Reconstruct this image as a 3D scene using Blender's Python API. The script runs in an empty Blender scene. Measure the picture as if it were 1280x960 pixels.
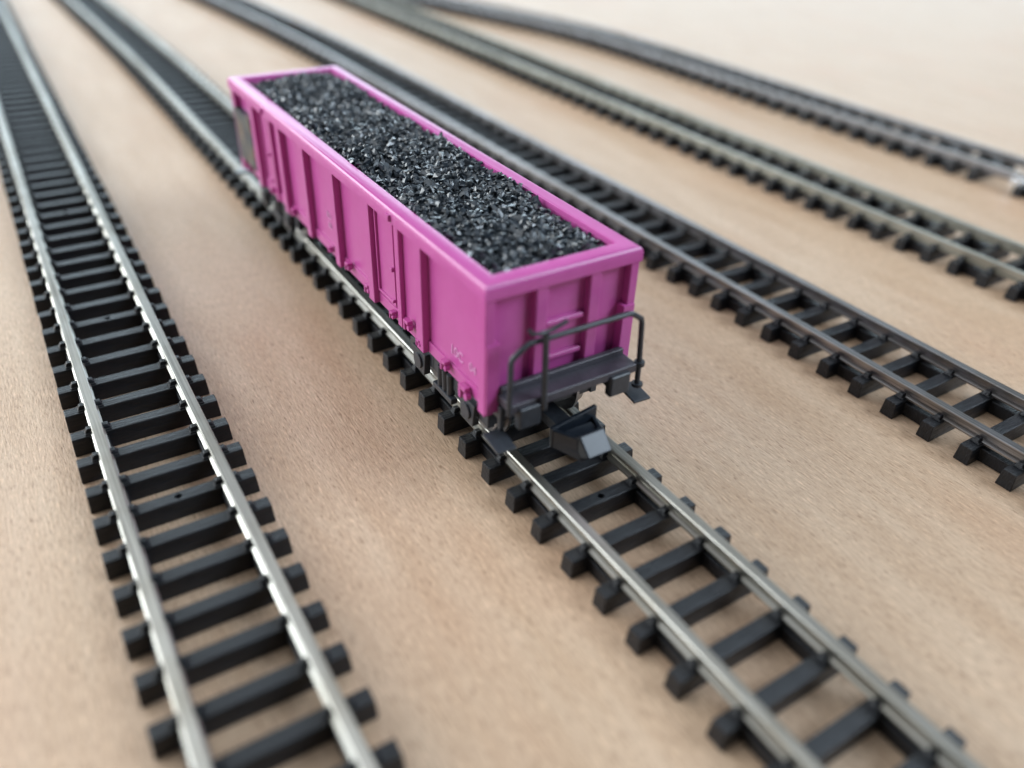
import bpy, bmesh, math, random
from mathutils import Vector, Matrix

# ---------------------------------------------------------------- camera, world, lamps, exposure
# everything is written in millimetres of the model; 1 Blender unit = 1 cm
U = 0.1
scene = bpy.context.scene
COL = scene.collection
random.seed(11)

cam_d = bpy.data.cameras.new('camera')
cam = bpy.data.objects.new('camera', cam_d)
COL.objects.link(cam)
YAW, PITCH, ROLL = -0.5809, 0.6061, 0.0381
CAM = Vector((73.47, -30.324, 42.461))
fwd = Vector((-math.cos(PITCH) * math.cos(YAW), -math.cos(PITCH) * math.sin(YAW), -math.sin(PITCH)))
rgt = fwd.cross(Vector((0, 0, 1))).normalized()
upv = rgt.cross(fwd)
r2 = rgt * math.cos(ROLL) + upv * math.sin(ROLL)
u2 = -rgt * math.sin(ROLL) + upv * math.cos(ROLL)
cam.matrix_world = Matrix(((r2.x, u2.x, -fwd.x, CAM.x * U), (r2.y, u2.y, -fwd.y, CAM.y * U),
                           (r2.z, u2.z, -fwd.z, CAM.z * U), (0, 0, 0, 1)))
cam_d.sensor_width = 36.0
cam_d.lens = 1009.1 / 1280 * 36.0
cam_d.clip_start = 0.05
cam_d.clip_end = 2000
cam_d.dof.use_dof = True
cam_d.dof.focus_distance = 67.5 * U
cam_d.dof.aperture_fstop = cam_d.lens * 1e-3 / (1.7 * U)
scene.camera = cam

world = bpy.data.worlds.new('World')
scene.world = world
world.use_nodes = True
bg = world.node_tree.nodes['Background']
bg.inputs['Color'].default_value = (0.86, 0.93, 1.0, 1)
bg.inputs['Strength'].default_value = 0.16


def lamp(name, loc, target, sx, sy, radiance, color):
    d = bpy.data.lights.new(name, 'AREA')
    d.shape = 'RECTANGLE'
    d.size, d.size_y = sx * U, sy * U
    d.energy = radiance * math.pi * (sx * U) * (sy * U)
    d.color = color
    o = bpy.data.objects.new(name, d)
    o.location = Vector(loc) * U
    o.rotation_euler = (Vector(target) - Vector(loc)).to_track_quat('-Z', 'Y').to_euler()
    COL.objects.link(o)
    return o


lamp('window_light_left', (-480, -520, 300), (0, 0, 0), 900, 420, 8.8, (0.91, 0.97, 1.0))
lamp('window_light_far', (-780, 500, 150), (0, 40, 0), 1600, 250, 5.4, (0.70, 0.88, 1.0))
lamp('window_light_right', (380, 420, 410), (0, 0, 0), 340, 300, 14.0, (0.74, 0.87, 1.0))
lamp('overhead_fill', (-120, 60, 640), (-20, 10, 0), 620, 620, 1.35, (0.93, 0.97, 1.0))  # added overhead fill, stands in for light bounced off the ceiling

scene.view_settings.view_transform = 'Standard'
scene.view_settings.look = 'None'
scene.view_settings.exposure = 0.0
scene.view_settings.gamma = 1.0
scene.render.engine = 'CYCLES'
scene.cycles.use_denoising = True
scene.cycles.max_bounces = 8


# ---------------------------------------------------------------- materials
def nt_new(name):
    m = bpy.data.materials.new(name)
    m.use_nodes = True
    nt = m.node_tree
    return m, nt, nt.nodes['Principled BSDF']


def node(nt, typ, **kw):
    n = nt.nodes.new(typ)
    for k, v in kw.items():
        if k in n.inputs:
            n.inputs[k].default_value = v
        else:
            setattr(n, k, v)
    return n


def mapping(nt, scale, rot=(0, 0, 0)):
    tc = node(nt, 'ShaderNodeTexCoord')
    mp = node(nt, 'ShaderNodeMapping')
    mp.inputs['Scale'].default_value = scale
    mp.inputs['Rotation'].default_value = rot
    nt.links.new(tc.outputs['Object'], mp.inputs['Vector'])
    return mp


def noise(nt, vec, scale, detail=3, rough=0.55):
    n = node(nt, 'ShaderNodeTexNoise')
    n.inputs['Scale'].default_value = scale
    n.inputs['Detail'].default_value = detail
    n.inputs['Roughness'].default_value = rough
    nt.links.new(vec.outputs['Vector'], n.inputs['Vector'])
    return n


def ramp(nt, src, stops):
    r = node(nt, 'ShaderNodeValToRGB')
    el = r.color_ramp.elements
    while len(el) < len(stops):
        el.new(0.5)
    for e, (p, c) in zip(el, stops):
        e.position = p
        e.color = c if len(c) == 4 else (*c, 1)
    nt.links.new(src, r.inputs['Fac'])
    return r


def mixc(nt, a, b, fac, mode='MIX'):
    m = node(nt, 'ShaderNodeMix', data_type='RGBA', blend_type=mode)
    for sock, val in ((m.inputs[6], a), (m.inputs[7], b), (m.inputs[0], fac)):
        if hasattr(val, 'is_linked'):
            nt.links.new(val, sock)
        else:
            sock.default_value = val
    return m.outputs[2]


def bump(nt, bs, height, strength, dist):
    b = node(nt, 'ShaderNodeBump')
    b.inputs['Strength'].default_value = strength
    b.inputs['Distance'].default_value = dist
    nt.links.new(height, b.inputs['Height'])
    nt.links.new(b.outputs['Normal'], bs.inputs['Normal'])


def mat_board():
    m, nt, bs = nt_new('bare_plywood')
    g = mapping(nt, (1.0, 6.5, 1.0), (0, 0, math.radians(2)))
    fine = noise(nt, g, 9.5, 5, 0.75)            # fibres
    g2 = mapping(nt, (1.0, 6.0, 1.0), (0, 0, math.radians(2)))
    band = noise(nt, g2, 0.55, 4, 0.6)          # soft grain bands
    g3 = mapping(nt, (1.0, 2.0, 1.0))
    blot = noise(nt, g3, 0.32, 3, 0.5)          # reddish patches
    pores = noise(nt, mapping(nt, (1.0, 4.0, 1.0), (0, 0, math.radians(2))), 11.0, 2, 0.5)
    base = ramp(nt, band.outputs['Fac'], [(0.3, BOARD_A), (0.7, BOARD_B)])
    red = ramp(nt, blot.outputs['Fac'], [(0.50, (0, 0, 0)), (0.80, (0.8, 0.8, 0.8))])
    c = mixc(nt, base.outputs['Color'], BOARD_R, red.outputs['Color'])
    fr = ramp(nt, fine.outputs['Fac'], [(0.30, (0.46, 0.39, 0.33)), (0.45, (0.96, 0.95, 0.94)), (0.55, (1.05, 1.05, 1.05)), (0.68, (1.50, 1.50, 1.48))])
    c = mixc(nt, c, fr.outputs['Color'], 0.95, 'MULTIPLY')
    pr = ramp(nt, pores.outputs['Fac'], [(0.27, (0.50, 0.42, 0.35)), (0.36, (1, 1, 1))])
    c = mixc(nt, c, pr.outputs['Color'], 0.8, 'MULTIPLY')
    nt.links.new(c, bs.inputs['Base Color'])
    bs.inputs['Roughness'].default_value = 0.47
    bs.inputs['Specular IOR Level'].default_value = 0.5
    add = node(nt, 'ShaderNodeMath', operation='ADD')
    nt.links.new(fine.outputs['Fac'], add.inputs[0])
    nt.links.new(pores.outputs['Fac'], add.inputs[1])
    bump(nt, bs, add.outputs['Value'], 0.45, 0.010)
    return m


BOARD_A = (0.458, 0.309, 0.200, 1)
BOARD_B = (0.545, 0.398, 0.280, 1)
BOARD_R = (0.495, 0.312, 0.200, 1)


def mat_pink():
    m, nt, bs = nt_new('magenta_lacquered_plastic')
    v = mapping(nt, (1, 1, 1))
    n = noise(nt, v, 5.0, 4, 0.6)
    c = ramp(nt, n.outputs['Fac'], [(0.3, (0.475, 0.076, 0.300)), (0.7, (0.505, 0.090, 0.330))])
    nt.links.new(c.outputs['Color'], bs.inputs['Base Color'])
    bs.inputs['Roughness'].default_value = 0.30
    f = noise(nt, v, 60.0, 2, 0.5)
    bump(nt, bs, f.outputs['Fac'], 0.08, 0.004)
    return m


def mat_simple(name, col, rough, metal=0.0, var=0.2, nscale=8.0, bstr=0.1, bdist=0.004, stretch=(1, 1, 1)):
    m, nt, bs = nt_new(name)
    v = mapping(nt, stretch)
    n = noise(nt, v, nscale, 4, 0.6)
    lo = tuple(x * (1 - var) for x in col)
    hi = tuple(min(1, x * (1 + var)) for x in col)
    c = ramp(nt, n.outputs['Fac'], [(0.3, lo), (0.7, hi)])
    nt.links.new(c.outputs['Color'], bs.inputs['Base Color'])
    bs.inputs['Roughness'].default_value = rough
    bs.inputs['Metallic'].default_value = metal
    if bstr:
        bump(nt, bs, n.outputs['Fac'], bstr, bdist)
    return m


def mat_rail(name, col, rough):
    m, nt, bs = nt_new(name)
    v = mapping(nt, (0.18, 15.0, 15.0))
    n = noise(nt, v, 3.0, 4, 0.6)
    w = noise(nt, mapping(nt, (1, 1, 1)), 1.6, 3, 0.6)
    c = ramp(nt, n.outputs['Fac'], [(0.34, tuple(x * 0.50 for x in col)), (0.56, tuple(x * 1.06 for x in col))])
    d = ramp(nt, w.outputs['Fac'], [(0.35, (0.72, 0.68, 0.62)), (0.55, (1, 1, 1))])
    nt.links.new(mixc(nt, c.outputs['Color'], d.outputs['Color'], 0.6, 'MULTIPLY'), bs.inputs['Base Color'])
    bs.inputs['Metallic'].default_value = 1.0
    r = ramp(nt, n.outputs['Fac'], [(0.3, (rough + 0.15,) * 3), (0.7, (rough,) * 3)])
    nt.links.new(r.outputs['Color'], bs.inputs['Roughness'])
    bump(nt, bs, n.outputs['Fac'], 0.1, 0.003)
    return m


M = {
    'board': mat_board(),
    'pink': mat_pink(),
    'tie': mat_simple('black_sleeper_plastic', (0.0070, 0.0082, 0.0110), 0.40, var=0.4, nscale=7.0, bstr=0.9,
                      bdist=0.012, stretch=(9.0, 0.8, 3.0)),
    'rail': mat_rail('nickel_silver', (0.50, 0.49, 0.45), 0.34),
    'rail_dull': mat_rail('dull_greenish_nickel_silver', (0.43, 0.42, 0.385), 0.34),
    'rail_dark_reflection': mat_rail('nickel_silver_dark_reflection', (0.33, 0.32, 0.325), 0.30),  # darker rail copy: reflection of the dim room put into the base colour
    'rail_yellow': mat_rail('yellowed_nickel_silver', (0.42, 0.41, 0.355), 0.36),
    'black': mat_simple('dark_grey_moulded_plastic', (0.030, 0.034, 0.042), 0.40, var=0.2, nscale=20, bstr=0.08),
    'deck': mat_simple('charcoal_moulded_plastic', (0.050, 0.046, 0.058), 0.42, var=0.2, nscale=14, bstr=0.25,
                       stretch=(1, 5, 1)),
    'gloss': mat_simple('smooth_black_coupler_plastic', (0.012, 0.016, 0.023), 0.30, var=0.15, nscale=20, bstr=0.03),
    'steel': mat_simple('dark_wheel_metal', (0.30, 0.30, 0.31), 0.32, metal=1.0, var=0.15),
    'joiner': mat_simple('bright_joiner_metal', (0.55, 0.58, 0.62), 0.25, metal=1.0, var=0.1),
    'rust': mat_simple('brown_tarnished_metal', (0.16, 0.085, 0.06), 0.5, metal=0.4, var=0.3),
    'print': mat_simple('pale_printed_lettering', (0.72, 0.34, 0.60), 0.5, var=0.1),
}

M['gloss'].node_tree.nodes['Principled BSDF'].inputs['Specular IOR Level'].default_value = 0.38
M['tie'].node_tree.nodes['Principled BSDF'].inputs['Specular IOR Level'].default_value = 0.42


def mat_coal():
    m, nt, bs = nt_new('glossy_black_coal')
    v = mapping(nt, (1, 1, 1))
    n = noise(nt, v, 9.0, 3, 0.6)
    c = ramp(nt, n.outputs['Fac'], [(0.3, (0.008, 0.011, 0.015)), (0.7, (0.036, 0.048, 0.062))])
    nt.links.new(c.outputs['Color'], bs.inputs['Base Color'])
    r = ramp(nt, n.outputs['Fac'], [(0.35, (0.24,) * 3), (0.65, (0.42,) * 3)])
    nt.links.new(r.outputs['Color'], bs.inputs['Roughness'])
    bs.inputs['Specular IOR Level'].default_value = 0.85
    f = noise(nt, v, 45.0, 2, 0.5)
    bump(nt, bs, f.outputs['Fac'], 0.25, 0.006)
    return m


M['coal'] = mat_coal()


def mat_panel():
    m, nt, bs = nt_new('multicoloured_printed_panel')
    v = mapping(nt, (1.0, 1.0, 1.0))
    n = noise(nt, v, 4.2, 2, 0.45)
    n2 = noise(nt, mapping(nt, (3.5, 1.0, 1.0)), 3.0, 2, 0.5)
    c = ramp(nt, n.outputs['Fac'], [(0.30, (0.020, 0.033, 0.060)), (0.43, (0.045, 0.058, 0.062)), (0.55, (0.095, 0.095, 0.088)),
                                    (0.66, (0.20, 0.115, 0.07)), (0.72, (0.06, 0.06, 0.06))])
    k = ramp(nt, n2.outputs['Fac'], [(0.38, (0.35, 0.35, 0.38)), (0.56, (1, 1, 1))])
    nt.links.new(mixc(nt, c.outputs['Color'], k.outputs['Color'], 0.8, 'MULTIPLY'), bs.inputs['Base Color'])
    bs.inputs['Roughness'].default_value = 0.4
    return m


M['panel'] = mat_panel()


# ---------------------------------------------------------------- mesh helpers
class MB:
    def __init__(self):
        self.v, self.f = [], []

    def poly(self, verts, faces):
        o = len(self.v)
        self.v += [tuple(p) for p in verts]
        self.f += [tuple(i + o for i in f) for f in faces]
        return self

    def box(self, x0, x1, y0, y1, z0, z1):
        return self.hexa([(x0, y0, z0), (x1, y0, z0), (x1, y1, z0), (x0, y1, z0),
                          (x0, y0, z1), (x1, y0, z1), (x1, y1, z1), (x0, y1, z1)])

    def hexa(self, p):
        return self.poly(p, [(3, 2, 1, 0), (4, 5, 6, 7), (0, 1, 5, 4), (1, 2, 6, 5), (2, 3, 7, 6), (3, 0, 4, 7)])

    def prism(self, prof, x0, x1):
        """prof: list of (y,z), counter-clockwise seen from +X; extruded along X"""
        n = len(prof)
        vs = [(x0, y, z) for y, z in prof] + [(x1, y, z) for y, z in prof]
        fs = [(i, (i + 1) % n, n + (i + 1) % n, n + i) for i in range(n)]
        fs = [tuple(reversed(f)) for f in fs] + [tuple(range(n)), tuple(range(2 * n - 1, n - 1, -1))]
        return self.poly(vs, fs)

    def cyl(self, c, axis, r, h0, h1, n=20, r1=None):
        r1 = r if r1 is None else r1
        a = Vector(axis).normalized()
        t = a.orthogonal().normalized()
        b = a.cross(t)
        c = Vector(c)
        vs = []
        for rr, h in ((r, h0), (r1, h1)):
            for i in range(n):
                an = 2 * math.pi * i / n
                vs.append(c + a * h + (t * math.cos(an) + b * math.sin(an)) * rr)
        fs = [(i, (i + 1) % n, n + (i + 1) % n, n + i) for i in range(n)]
        fs += [tuple(range(n - 1, -1, -1)), tuple(range(n, 2 * n))]
        return self.poly(vs, fs)

    def tube(self, pts, r, n=8):
        pts = [Vector(p) for p in pts]
        rings = []
        for i, p in enumerate(pts):
            d = (pts[min(i + 1, len(pts) - 1)] - pts[max(i - 1, 0)]).normalized()
            t = d.cross(Vector((0.31, 0.92, 0.17))).normalized()
            b = d.cross(t)
            rings.append([p + (t * math.cos(2 * math.pi * k / n) + b * math.sin(2 * math.pi * k / n)) * r for k in range(n)])
        vs = [q for rg in rings for q in rg]
        fs = []
        for i in range(len(pts) - 1):
            for k in range(n):
                fs.append((i * n + k, i * n + (k + 1) % n, (i + 1) * n + (k + 1) % n, (i + 1) * n + k))
        fs += [tuple(range(n - 1, -1, -1)), tuple((len(pts) - 1) * n + k for k in range(n))]
        return self.poly(vs, fs)

    def mesh(self, name, mat, bevel=0.0, seg=2, smooth=False):
        me = bpy.data.meshes.new(name)
        me.from_pydata([(x * U, y * U, z * U) for x, y, z in self.v], [], self.f)
        bm = bmesh.new()
        bm.from_mesh(me)
        bmesh.ops.recalc_face_normals(bm, faces=bm.faces)
        if bevel:
            es = [e for e in bm.edges if len(e.link_faces) == 2 and e.calc_face_angle(0) > 0.5]
            bmesh.ops.bevel(bm, geom=es, offset=bevel * U, segments=seg, profile=0.5, affect='EDGES', clamp_overlap=True)
        if smooth:
            for f in bm.faces:
                f.smooth = True
            for e in bm.edges:
                if len(e.link_faces) == 2 and e.calc_face_angle(0) > 0.7:
                    e.smooth = False
        bm.to_mesh(me)
        bm.free()
        me.materials.append(M[mat])
        return me

    def build(self, name, mat, parent=None, bevel=0.0, seg=2, smooth=False, loc=(0, 0, 0)):
        return link(name, self.mesh(name, mat, bevel, seg, smooth), parent, loc)


def link(name, me, parent=None, loc=(0, 0, 0), rotz=0.0):
    o = bpy.data.objects.new(name, me)
    COL.objects.link(o)
    o.location = Vector(loc) * U
    o.rotation_euler = (0, 0, rotz)
    if parent is not None:
        o.parent = parent
    return o


def tag(o, label=None, cat=None, group=None, kind=None):
    for k, v in (('label', label), ('category', cat), ('group', group), ('kind', kind)):
        if v:
            o[k] = v
    return o


def thing(name, label, cat, loc=(0, 0, 0), group=None):
    return tag(link(name, None, None, loc), label, cat, group)


# ---------------------------------------------------------------- the wooden board
tag(MB().box(-620, 150, -260, 520, -12, 0).build('wooden_board', 'board'), 'pale bare plywood board lying under all the tracks',
    'board', kind='structure')

# ---------------------------------------------------------------- tracks
P = 3.66        # sleeper pitch
TW = 1.26       # sleeper width
TH = 1.58       # sleeper height
HL = 5.72       # half sleeper length
G = 3.62        # half gauge, rail centre


def sleeper_mesh(kind):
    """kind: 'left' / 'right' = under which rail the web to the next sleeper sits; 'hole' adds the nail hole"""
    b = MB()
    j = lambda: random.uniform(-0.04, 0.04)

    def bar(y0, y1):
        c = 0.12   # tapered sides
        b.hexa([(-0.03 + j(), y0, 0), (TW + 0.03, y0, 0), (TW + 0.03, y1, 0), (-0.03 + j(), y1, 0),
                (c * 0.6, y0 + (0.08 if y0 == -HL else 0), TH), (TW - c * 0.6, y0 + (0.08 if y0 == -HL else 0), TH),
                (TW - c * 0.6, y1 - (0.08 if y1 == HL else 0), TH), (c * 0.6, y1 - (0.08 if y1 == HL else 0), TH)])
    bar(-HL, HL)
    for s in (-1, 1):
        # rail chairs: a low pad with a rounded clip on both sides of the rail
        b.box(0.18, TW - 0.18, s * G - 1.0, s * G + 1.0, TH - 0.05, TH + 0.14)
        for t in (-1, 1):
            yc = s * G + t * 0.66
            b.hexa([(0.28, yc - 0.36, TH), (TW - 0.28, yc - 0.36, TH), (TW - 0.28, yc + 0.36, TH), (0.28, yc + 0.36, TH),
                    (0.40, yc - (0.34 if t > 0 else 0.14), TH + 0.46), (TW - 0.40, yc - (0.34 if t > 0 else 0.14), TH + 0.46),
                    (TW - 0.40, yc + (0.14 if t > 0 else 0.34), TH + 0.46), (0.40, yc + (0.14 if t > 0 else 0.34), TH + 0.46)])
    ys = -G if 'left' in kind else G
    if 'noweb' not in kind:
        b.box(TW - 0.1, P + 0.1, ys - 0.62, ys + 0.62, 0.02, TH - 0.34)
    me = b.mesh('sleeper', 'tie', 0.07, 2)
    if 'hole' in kind:          # drill the nail hole
        o = link('sleeper', me)
        c = link('drill', MB().cyl((TW * 0.5, 0.1, 0), (0, 0, 1), 0.27, 0.5, 3.0, 14).mesh('drill', 'tie'))
        md = o.modifiers.new('hole', 'BOOLEAN')
        md.object, md.operation, md.solver = c, 'DIFFERENCE', 'EXACT'
        md.use_self = True
        me = bpy.data.meshes.new_from_object(o.evaluated_get(bpy.context.evaluated_depsgraph_get()))
        bpy.data.objects.remove(o)
        bpy.data.objects.remove(c)
    return me


S_MESH = {k: sleeper_mesh(k) for k in ('left', 'right', 'left_hole', 'right_hole', 'noweb_left')}
RAIL = [(-0.52, 0), (0.52, 0), (0.52, 0.16), (0.16, 0.32), (0.14, 0.66), (0.40, 0.80), (0.40, 1.08), (0.34, 1.14),
        (-0.34, 1.14), (-0.40, 1.08), (-0.40, 0.80), (-0.14, 0.66), (-0.16, 0.32), (-0.52, 0.16)]
RZ = TH - 0.02      # underside of the rail


def softplus(t, w=12.0):
    return w * math.log1p(math.exp(max(-40, min(40, t / w))))


def rail_mesh(path, side, xs, mat='rail'):
    b = MB()
    rings = []
    for x in xs:
        y = path(x)
        d = Vector((1, (path(x + 0.5) - path(x - 0.5)), 0)).normalized()
        nrm = Vector((-d.y, d.x, 0))
        c = Vector((x, y, RZ)) + nrm * (side * G)
        rings.append([(c + nrm * py + Vector((0, 0, pz))) for py, pz in RAIL])
    n = len(RAIL)
    vs = [q for r in rings for q in r]
    fs = []
    for i in range(len(rings) - 1):
        for k in range(n):
            fs.append((i * n + k, (i + 1) * n + k, (i + 1) * n + (k + 1) % n, i * n + (k + 1) % n))
    fs += [tuple(range(n)), tuple(reversed(range((len(rings) - 1) * n, len(rings) * n)))]
    b.poly(vs, fs)
    return b.mesh('rail', mat)


def frange(a, b, st):
    n = max(2, int(round((b - a) / st)) + 1)
    return [a + (b - a) * i / (n - 1) for i in range(n)]


def track(label, path, phase, k0, k1, holes=(), skip=(), joint=None, far_joint=None, rail='rail'):
    x_base = phase + k1 * P
    t = thing('model_railway_track', label, 'railway track', (x_base, path(x_base), 0), 'model railway tracks laid on the board')
    off = Vector((x_base, path(x_base), 0))

    def rel(x, y, z=0):
        return Vector((x, y, z)) - off
    x0, x1 = phase + k0 * P - 1.2, phase + (k1 + 1) * P
    for side in (-1, 1):
        cuts = [x0, x1]
        if joint is not None:
            cuts = [x0, joint - 0.12, joint + 0.12, x1]
        for a, c in zip(cuts[::2], cuts[1::2]):
            o = link('rail', rail_mesh(path, side, frange(a, c, 4.0), rail), t, -off)
        for jx, mt in ((joint, 'joiner'), (far_joint, 'rust')):
            if jx is not None:
                jb = MB()
                y = side * G
                for s2 in (-1, 1):
                    jb.box(-1.5, 1.5, y + s2 * 0.72 - 0.10, y + s2 * 0.72 + 0.10, RZ - 0.1, RZ + 0.62)
                    jb.box(-1.5, 1.5, y + s2 * 0.42 - 0.2, y + s2 * 0.42 + 0.2, RZ + 0.40, RZ + 0.62)
                jb.box(-1.5, 1.5, y - 0.8, y + 0.8, RZ - 0.22, RZ - 0.06)
                jb.build('rail_joiner', mt, t, 0.05, 2, loc=rel(jx, path(jx)))
    for k in range(k1, k0 - 1, -1):
        if k in skip:
            continue
        x = phase + k * P
        kind = 'left' if k % 2 else 'right'
        if k in holes:
            kind += '_hole'
        if (k + 1) in skip or k == k1:
            kind = 'noweb_left'
        ang = math.atan2(path(x + 1) - path(x - 1), 2)
        link('sleeper', S_MESH[kind], t, rel(x, path(x)) + Vector((random.uniform(-.05, .05), random.uniform(-.05, .05), 0)),
             ang + random.uniform(-0.006, 0.006))
    return t


track('leftmost railway track with bright silver rails, closest to the left edge of the board',
      lambda x: -26.56 - 0.0092 * x, 23.71, -90, 8, holes=(-8, 0, -16))
track('black sleepered railway track carrying the pink wagon',
      lambda x: -0.03 * softplus(-108 - x, 10), 39.22, -84, 8, holes=(0, -8), far_joint=-143.0, rail='rail_dull')
track('railway track directly behind the pink wagon, with rails coloured dark like the dim room they reflect',
      lambda x: 35.5 - 0.085 * softplus(-112 - x, 14), 7.71 * 1.22, -66, 20, holes=(12,), far_joint=-129.0, rail='rail_dark_reflection')
track('second railway track behind the pink wagon, with pale yellowish rails',
      lambda x: 66.75 - 0.02 * softplus(-95 - x, 20), 7.79 * 1.22, -66, 16, rail='rail_yellow')
track('farthest railway track, curving away along the empty wide part of the board',
      lambda x: 98.4 - 0.30 * softplus(-92 - x, 9), 6.2, -62, 9, skip=(2,), joint=17.3, rail='rail_dark_reflection')

# ---------------------------------------------------------------- the pink open wagon
XN, XF = 33.7, -24.0      # near and far end of the body
XC = (XN + XF) / 2
ZB, ZT = 7.35, 17.9       # underside and rim
YO = 6.45                 # outer face of ribs
YP = 5.80                 # recessed side panels
XE = 0.72                 # how deep the end panels sit behind the end ribs
wagon = thing('open_goods_wagon', 'bright pink high-sided open goods wagon standing on the middle track', 'wagon', (XC, 0, 2.7))
W0 = Vector((XC, 0, 2.7))


def wpart(b, name, mat, bevel=0.06, seg=2, smooth=False, parent=None):
    """mesh written in board coordinates, linked under the wagon"""
    return b.build(name, mat, parent or wagon, bevel, seg, smooth, loc=(-W0 if parent is None else (0, 0, 0)))


# body shell: floor, side walls, end walls
b = MB()
b.box(XF + 0.5, XN - 0.5, -5.7, 5.7, 7.6, 9.0)
for s in (-1, 1):
    y0, y1 = sorted((s * 5.15, s * YP))
    b.box(XF + XE + 0.1, XN - XE - 0.1, y0, y1, ZB + 0.05, ZT - 0.35)
    y0, y1 = sorted((s * 5.2, s * 5.98))
    b.box(XF + 0.3, XN - 0.3, y0, y1, ZB, 8.42)           # bottom sill
b.box(XF + XE, XF + XE + 0.75, -5.78, 5.78, ZB + 0.06, ZT - 0.36)
b.box(XN - XE - 0.75, XN - XE, -5.78, 5.78, ZB + 0.06, ZT - 0.36)
body = wpart(b, 'body', 'pink', 0.06)

# top rim: rounded rectangular frame, swept in one piece with mitred corners
prof = [(0.0, -1.15), (0.0, -0.46), (0.05, -0.26), (0.15, -0.12), (0.30, -0.03), (0.48, 0.0), (1.25, 0.0), (1.42, -0.08), (1.46, -0.25), (1.46, -1.15)]
b = MB()
rings = []
for sx, sy in ((1, -1), (1, 1), (-1, 1), (-1, -1)):
    xo = XN + 0.12 if sx > 0 else XF - 0.12
    rings.append([(xo - sx * d * 1.06, sy * (6.62 - d), ZT + z) for d, z in prof])
n = len(prof)
vs = [q for r in rings for q in r]
fs = [(i * n + k, i * n + (k + 1) % n, ((i + 1) % 4) * n + (k + 1) % n, ((i + 1) % 4) * n + k) for i in range(4) for k in range(n)]
b.poly(vs, fs)
rim = wpart(b, 'top_rim', 'pink', 0.0, smooth=True)

# side ribs (right-hand edges measured along the visible side)
RIBS = [(-16.4, 1.25), (-11.5, 0.8), (-7.7, 1.0), (-0.8, 1.1), (6.75, 1.1), (14.55, 1.2), (19.6, 0.8), (24.0, 1.2)]
for s in (-1, 1):
    for xr, w in RIBS:
        x0, x1 = xr - w, xr
        if s > 0:
            x0, x1 = 2 * XC - x1, 2 * XC - x0
        d = YO if w > 0.9 else 6.2
        y0, y1 = sorted((s * (YP - 0.1), s * d))
        b = MB()
        lo = ZB - 0.02
        b.box(x0, x1, y0, y1, lo, ZT - 0.75)
        wpart(b, 'rib', 'pink', 0.07)
# corner posts
for sx in (-1, 1):
    for s in (-1, 1):
        xo = XN if sx > 0 else XF
        b = MB()
        x0, x1 = sorted((xo, xo - sx * 1.0))
        y0, y1 = sorted((s * 6.5, s * 5.75))
        b.box(x0, x1, y0, y1, ZB - 0.05, ZT - 0.7)
        # lower gusset plate, slightly proud
        x0, x1 = sorted((xo + sx * 0.16, xo - sx * 0.75))
        y0, y1 = sorted((s * 6.44, s * 5.35))
        b.box(x0, x1, y0, y1, ZB + 0.2, 13.3)
        wpart(b, 'corner_post', 'pink', 0.08)
# end ribs and step bars
for sx in (-1, 1):
    xo = XN if sx > 0 else XF
    for yl in (-2.45, 2.15):
        b = MB()
        x0, x1 = sorted((xo - 0.02, xo - sx * (XE + 0.15)))
        b.hexa([(x0, yl + 0.0, ZB + 0.3), (x1, yl + 0.0, ZB + 0.3), (x1, yl + 1.0, ZB + 0.3), (x0, yl + 1.0, ZB + 0.3),
                (x0, yl + 0.0, ZT - 0.8), (x1, yl + 0.0, ZT - 0.8), (x1, yl + 1.0, ZT - 0.8), (x0, yl + 1.0, ZT - 0.8)])
        wpart(b, 'end_rib', 'pink', 0.12, 3)
    for z in (10.45, 13.35):
        b = MB()
        x0, x1 = sorted((xo - sx * XE + sx * 0.42, xo - sx * XE - sx * 0.1))
        b.box(x0, x1, -1.3, 2.0, z - 0.2, z + 0.2)
        wpart(b, 'end_step_bar', 'pink', 0.1, 3)
    b = MB()
    x0, x1 = sorted((xo, xo - sx * 1.2))
    b.box(x0, x1, -5.3, 5.3, 6.7, 8.4)
    wpart(b, 'end_beam', 'black', 0.08)


# doors between ribs: thin raised frame, hinge pin, handle
def door(s, x0, x1):
    if s > 0:
        x0, x1 = 2 * XC - x1, 2 * XC - x0
    d = MB()
    y = lambda a, c: sorted((s * a, s * c))
    ya, yb = y(YP - 0.05, YP + 0.14)
    d.box(x0, x1, ya, yb, 8.6, ZT - 1.05)
    dd = wpart(d, 'door', 'pink', 0.05)
    f = MB()
    ya, yb = y(YP + 0.05, YP + 0.34)
    for xa in (x0 + 0.28, x1 - 0.50):
        f.box(xa, xa + 0.22, ya, yb, 8.75, ZT - 1.1)
    ya2, yb2 = y(YP + 0.05, YP + 0.32)
    f.box(x0 + 0.45, x1 - 0.4, ya2, yb2, 8.72, 8.98)
    f.build('door_frame', 'pink', dd, 0.05)
    h = MB()
    ya, yb = y(YP + 0.1, YP + 0.62)
    h.box(x1 - 0.60, x1 - 0.20, ya, yb, 12.1, 12.5)
    h.box(x1 - 0.56, x1 - 0.24, ya, yb, 9.2, 9.5)
    h.build('door_handle', 'pink', dd, 0.06)


for s in (-1, 1):
    door(s, -15.6, -12.35)
    door(s, 14.6, 18.75)
# small notch blocks under the rim above each door
for s in (-1, 1):
    for xa in (-12.0, 19.1):
        xa = xa if s < 0 else 2 * XC - xa
        b = MB()
        y0, y1 = sorted((s * 6.55, s * 6.86))
        b.box(xa - 0.3, xa + 0.32, y0, y1, ZT - 0.95, ZT - 0.42)
        wpart(b, 'rim_catch', 'pink', 0.06)
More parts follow.
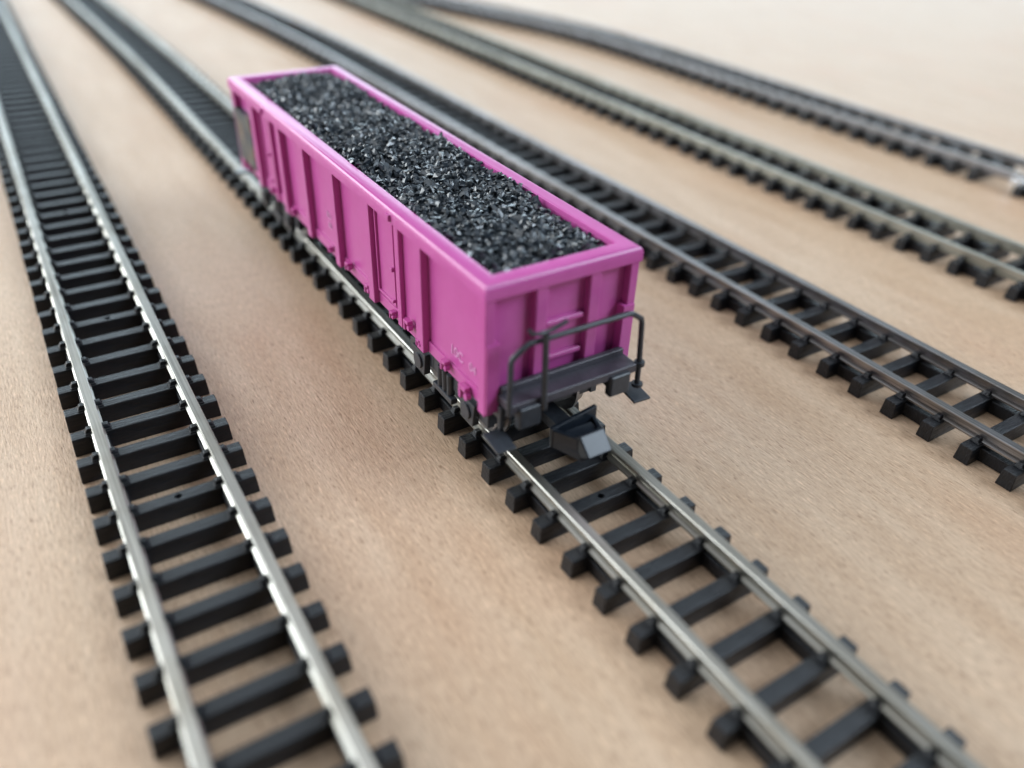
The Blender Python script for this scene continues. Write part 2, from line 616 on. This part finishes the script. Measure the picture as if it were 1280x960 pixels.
# latches along the bottom sill
for s in (-1, 1):
    for xa, z, sc in ((-21.2, 8.1, 0.9), (-13.0, 8.2, 0.9), (-6.4, 8.1, 1.0), (4.0, 8.15, 0.8), (8.4, 8.3, 1.0), (12.8, 8.05, 1.1), (18.0, 7.95, 0.9),
                      (20.9, 8.45, 1.2), (23.0, 7.9, 0.8), (27.3, 8.2, 1.1), (30.3, 7.55, 1.5)):
        xa = xa if s < 0 else 2 * XC - xa
        b = MB()
        y0, y1 = sorted((s * 6.05, s * 6.55))
        b.box(xa - 0.28 * sc, xa - 0.05 * sc, y0, y1, z - 0.45 * sc, z + 0.35 * sc)
        b.box(xa - 0.06 * sc, xa + 0.42 * sc, y0, y1, z + 0.12 * sc, z + 0.38 * sc)
        b.cyl((xa + 0.42 * sc, s * 6.1, z - 0.1 * sc), (0, s, 0), 0.2 * sc, 0, 0.45, 10)
        wpart(b, 'latch', 'pink', 0.05)

# printed panel on the far end of the side wall
for s in (-1,):
    x0, x1 = (XF + 0.30, -17.75) if s < 0 else (2 * XC + 17.75, 2 * XC - XF + 0.05)
    y0, y1 = sorted((s * (YP - 0.02), s * 6.52))
    wpart(MB().box(x0, x1, y0, y1, 8.75, 14.7), 'printed_panel', 'panel', 0.03)


# faint printed lettering near the bottom of the side
def lettering(txt, x, z, size, s=-1):
    cu = bpy.data.curves.new('lettering', 'FONT')
    cu.body = txt
    cu.size = size * U
    cu.extrude = 0.02 * U
    o = bpy.data.objects.new('lettering', cu)
    COL.objects.link(o)
    dg = bpy.context.evaluated_depsgraph_get()
    me = bpy.data.meshes.new_from_object(o.evaluated_get(dg))
    bpy.data.objects.remove(o)
    me.materials.clear()
    me.materials.append(M['print'])
    p = bpy.data.objects.new('lettering', me)
    COL.objects.link(p)
    p.parent = wagon
    p.location = (Vector((x if s < 0 else 2 * XC - x, s * (YP + 0.03), z)) - W0) * U
    p.rotation_euler = (math.pi / 2, 0, 0 if s < 0 else math.pi)


for s in (-1, 1):
    lettering('10C', 27.4, 9.25, 1.2, s)
    lettering('04', 30.3, 9.3, 1.05, s)
    lettering('IIO', 2.6, 10.9, 0.95, s)
    lettering('00', 2.8, 9.9, 0.95, s)


# underframe and running gear
b = MB()
b.box(XF + 1, XN - 1, -2.2, 2.2, 6.4, 7.6)
for y in (-4.9, 4.9):
    b.box(-8, 18, y - 0.35, y + 0.35, 6.3, 7.5)
for x in (-4, 3, 10, 16):
    b.box(x, x + 0.7, -5.0, 5.0, 6.5, 7.5)
wpart(b, 'underframe', 'black', 0.06)

for bx in (25.4, -15.7):
    bog = MB()
    bog.box(bx - 1.4, bx + 1.4, -3.6, 3.6, 5.2, 6.6)
    bog.box(bx - 6.4, bx - 5.9, -4.6, 4.6, 4.6, 5.6)
    bog.box(bx + 5.9, bx + 6.4, -4.6, 4.6, 4.6, 5.6)
    bogie = wpart(bog, 'bogie', 'black', 0.08)
    for s in (-1, 1):
        sf = MB()
        y0, y1 = sorted((s * 4.55, s * 5.15))
        # curved side frame: arch between the two axle boxes
        top = [(-6.6, 5.9), (-2.2, 6.8), (2.2, 6.8), (6.6, 5.9)]
        bot = [(-6.6, 4.6), (-2.2, 4.9), (2.2, 4.9), (6.6, 4.6)]
        for (a0, t0), (a1, t1), (c0, u0), (c1, u1) in zip(top[:-1], top[1:], bot[:-1], bot[1:]):
            sf.hexa([(bx + c0, y0, u0), (bx + c1, y0, u1), (bx + c1, y1, u1), (bx + c0, y1, u0),
                     (bx + a0, y0, t0), (bx + a1, y0, t1), (bx + a1, y1, t1), (bx + a0, y1, t0)])
        y2, y3 = sorted((s * 5.0, s * 5.6))
        for ax in (-4.1, 4.1):
            sf.hexa([(bx + ax - 0.9, y2, 3.9), (bx + ax + 0.9, y2, 3.9), (bx + ax + 0.9, y3, 3.9), (bx + ax - 0.9, y3, 3.9),
                     (bx + ax - 1.2, y2, 6.0), (bx + ax + 1.2, y2, 6.0), (bx + ax + 1.2, y3, 6.0), (bx + ax - 1.2, y3, 6.0)])
            sf.cyl((bx + ax, s * 5.5, 4.95), (0, s, 0), 0.7, 0, 0.28, 12)
        for ax in (-0.8, 0, 0.8):
            sf.cyl((bx + ax, s * 5.2, 4.2), (0, 0, 1), 0.34, 0, 2.0, 10)
        sf.box(bx - 1.6, bx + 1.6, y2, y3, 3.8, 4.3)
        sf.build('side_frame', 'black', bogie, 0.06)
    for ax in (-4.1, 4.1):
        wb = MB()
        for s in (-1, 1):
            wb.cyl((bx + ax, s * 3.1, 4.98), (0, s, 0), 2.62, 0, 0.25, 28)
            wb.cyl((bx + ax, s * 3.35, 4.98), (0, s, 0), 2.3, 0, 0.75, 28, 2.22)
        wb.cyl((bx + ax, 0, 4.98), (0, 1, 0), 0.35, -4.6, 4.6, 10)
        wb.build('wheelset', 'steel', bogie, 0.0, smooth=True)

# end fittings at both ends
for sx in (1, -1):
    xe = XN if sx > 0 else XF
    X = lambda d: xe + sx * d                       # distance in front of the end

    def bx(mb, d0, d1, y0, y1, z0, z1):
        a, c = sorted((X(d0), X(d1)))
        return mb.box(a, c, y0, y1, z0, z1)
    for s in (-1, 1):
        b = MB()
        y0, y1 = sorted((s * 3.1, s * 5.0))
        bx(b, -0.2, 1.7, s * 4.05 - 0.55, s * 4.05 + 0.55, 7.4, 8.3)
        buf = wpart(b, 'buffer', 'black', 0.08)
        h = MB()
        bx(h, 1.6, 2.35, y0, y1, 7.05, 8.85)
        h.build('buffer_head', 'black', buf, 0.18, 3)
        st = MB()
        y0, y1 = sorted((s * 5.35, s * 7.0))
        sl = 0.35
        xa, xb = X(0.6), X(2.7)
        st.hexa([(xa, y0, 5.95 + sl), (xb, y0, 5.95), (xb, y1, 5.85), (xa, y1, 5.85 + sl),
                 (xa, y0, 6.15 + sl), (xb, y0, 6.15), (xb, y1, 6.05), (xa, y1, 6.05 + sl)])
        y0, y1 = sorted((s * 5.35, s * 5.7))
        bx(st, 0.5, 0.9, y0, y1, 6.1, 8.4)
        wpart(st, 'foot_step', 'black', 0.05)
    # coupler: open box with a tall back plate and a sloping nose
    c = MB()
    bx(c, -6.0, 2.4, -0.75, 0.75, 4.3, 5.2)
    coup = wpart(c, 'coupler', 'black', 0.06)
    hd = MB()
    q = lambda d, y, z: (X(d), y, z)
    # floor
    hd.hexa([q(2.1, -2.0, 4.3), q(4.8, -1.05, 4.3), q(4.8, 1.25, 4.3), q(2.1, 2.0, 4.3),
             q(2.1, -2.0, 5.0), q(4.5, -1.05, 5.0), q(4.5, 1.25, 5.0), q(2.1, 2.0, 5.0)])
    # back plate
    hd.hexa([q(2.0, -2.05, 4.3), q(2.35, -2.05, 4.3), q(2.35, 2.05, 4.3), q(2.0, 2.05, 4.3),
             q(1.9, -2.05, 6.05), q(2.3, -2.05, 6.05), q(2.3, 2.05, 6.75), q(1.9, 2.05, 6.75)])
    # left and right cheeks
    for s, yb, yf in ((-1, -2.0, -1.1), (1, 2.0, 1.25)):
        hd.hexa([q(2.2, yb, 4.3), q(4.4, yf, 4.3), q(4.4, yf - s * 0.4, 4.3), q(2.2, yb - s * 0.4, 4.3),
                 q(2.2, yb, 5.9), q(4.2, yf, 6.1), q(4.2, yf - s * 0.4, 6.1), q(2.2, yb - s * 0.4, 5.9)])
    hd.box(*sorted((X(2.6), X(3.9))), -1.2, 1.3, 4.9, 5.8)
    # sloping nose
    hd.hexa([q(4.2, -1.1, 4.35), q(5.5, -0.95, 5.05), q(5.5, 1.2, 5.05), q(4.2, 1.25, 4.35),
             q(3.9, -1.1, 6.2), q(4.25, -1.0, 6.28), q(4.25, 1.25, 6.28), q(3.9, 1.3, 6.2)])
    hd.build('coupler_head', 'gloss', coup, 0.10, 3)

# brakeman's platform with railing at the near end
b = MB()
b.box(XN - 0.4, 35.75, -5.55, 5.75, 8.45, 9.2)
b.box(XN, 34.2, -5.4, 5.6, 9.15, 9.75)
wpart(b, 'platform', 'deck', 0.1, 3)
b = MB()
hx = 35.6
b.tube([(hx, -5.62, 8.4), (hx, -5.6, 12.7), (hx, -5.52, 13.05), (hx, -4.6, 13.72), (hx, -4.2, 13.9), (hx, 4.3, 13.85), (hx, 4.75, 13.72),
        (hx, 5.6, 13.1), (hx, 5.72, 12.7), (hx, 6.0, 9.4), (hx, 6.1, 7.1)], 0.215, 10)
b.cyl((hx, 6.05, 8.9), (0, 0, 1), 0.42, 0, 0.35, 10)
b.cyl((hx, 6.12, 7.0), (0, 0, 1), 0.45, 0, 0.25, 10)
wpart(b, 'handrail', 'black', 0.0, smooth=True)
b = MB()
b.tube([(36.0, -2.95, 8.3), (36.0, -3.05, 12.0), (36.0, -3.15, 14.6)], 0.235, 10)
b.tube([(35.7, -4.35, 15.1), (35.85, -4.15, 14.75), (36.0, -3.6, 14.72), (36.0, -2.7, 14.75), (36.05, -2.0, 15.0), (36.05, -1.5, 15.15)], 0.17, 8)
wpart(b, 'brake_crank', 'black', 0.0, smooth=True)

# ---------------------------------------------------------------- coal load
lumps = []
for _ in range(14):
    bm = bmesh.new()
    for i in range(9):
        v = Vector((random.gauss(0, 1), random.gauss(0, 1), random.gauss(0, 1))).normalized()
        bm.verts.new((v.x * random.uniform(0.85, 1.1), v.y * random.uniform(0.65, 0.95), v.z * random.uniform(0.32, 0.55)))
    res = bmesh.ops.convex_hull(bm, input=bm.verts)
    bmesh.ops.delete(bm, geom=[g for g in res['geom_interior'] if isinstance(g, bmesh.types.BMVert)], context='VERTS')
    bm.verts.index_update()
    lumps.append(([v.co.copy() for v in bm.verts], [tuple(v.index for v in f.verts) for f in bm.faces]))
    bm.free()


def heap(x, y):
    t = (x - XC) / (0.5 * (XN - XF - 3.2))
    z = 17.9 + 0.28 * math.sin(x * 0.21 + 1.3) * math.cos(y * 0.35) + 0.18 * math.sin(x * 0.55 + y * 0.7)
    z -= 0.35 * (abs(y) / 5.2) ** 4
    z -= 0.25 * max(0.0, t) ** 10 + 0.35 * max(0.0, -t) ** 8
    if y > 0:      # dips along the far wall near the front and in one gap halfway
        d = math.exp(-((x - 29.0) / 7.0) ** 2) * 0.62 + math.exp(-((x + 4.5) / 3.2) ** 2) * 0.5
        z += (0.35 - d) * (y / 5.2) ** 3
    else:
        z += 0.12 * (abs(y) / 5.2) ** 4 * math.sin(x * 0.33)
    return z


b = MB()
xs = frange(XF + 1.5, XN - 1.5, 1.0)
ys = frange(-5.17, 5.17, 0.8)
vs = [(x, y, heap(x, y) - 0.35) for x in xs for y in ys]
fs = []
ny = len(ys)
for i in range(len(xs) - 1):
    for k in range(ny - 1):
        fs.append((i * ny + k, (i + 1) * ny + k, (i + 1) * ny + k + 1, i * ny + k + 1))
b.poly(vs, fs)
x0, x1, y0, y1 = XF + 1.5, XN - 1.5, -5.17, 5.17
for x in xs:
    pass
cnt = 0
x = x0 + 0.4
while x < x1 - 0.2:
    y = y0 + 0.3
    while y < y1 - 0.2:
        for layer in range(2):
            px, py = x + random.uniform(-0.3, 0.3), y + random.uniform(-0.3, 0.3)
            px = min(max(px, x0 + 0.25), x1 - 0.3)
            py = min(max(py, y0 + 0.2), y1 - 0.2)
            sc = random.choice((0.26, 0.31, 0.37, 0.44, 0.54))
            R = Matrix.Rotation(random.uniform(0, 6.28), 3, 'Z') @ Matrix.Rotation(random.gauss(0, 0.7), 3, 'X') @ \
                Matrix.Rotation(random.gauss(0, 0.7), 3, 'Y')
            vsl, fsl = random.choice(lumps)
            c = Vector((px, py, heap(px, py) - 0.12 - 0.22 * layer + random.uniform(-0.12, 0.16)))
            b.poly([c + R @ (v * sc) for v in vsl], fsl)
            cnt += 1
        y += 0.48
    x += 0.48
coal = b.build('coal_load', 'coal', loc=(0, 0, 0))
tag(coal, 'loose glossy black coal filling the pink wagon up to its rim', 'coal', kind='stuff')
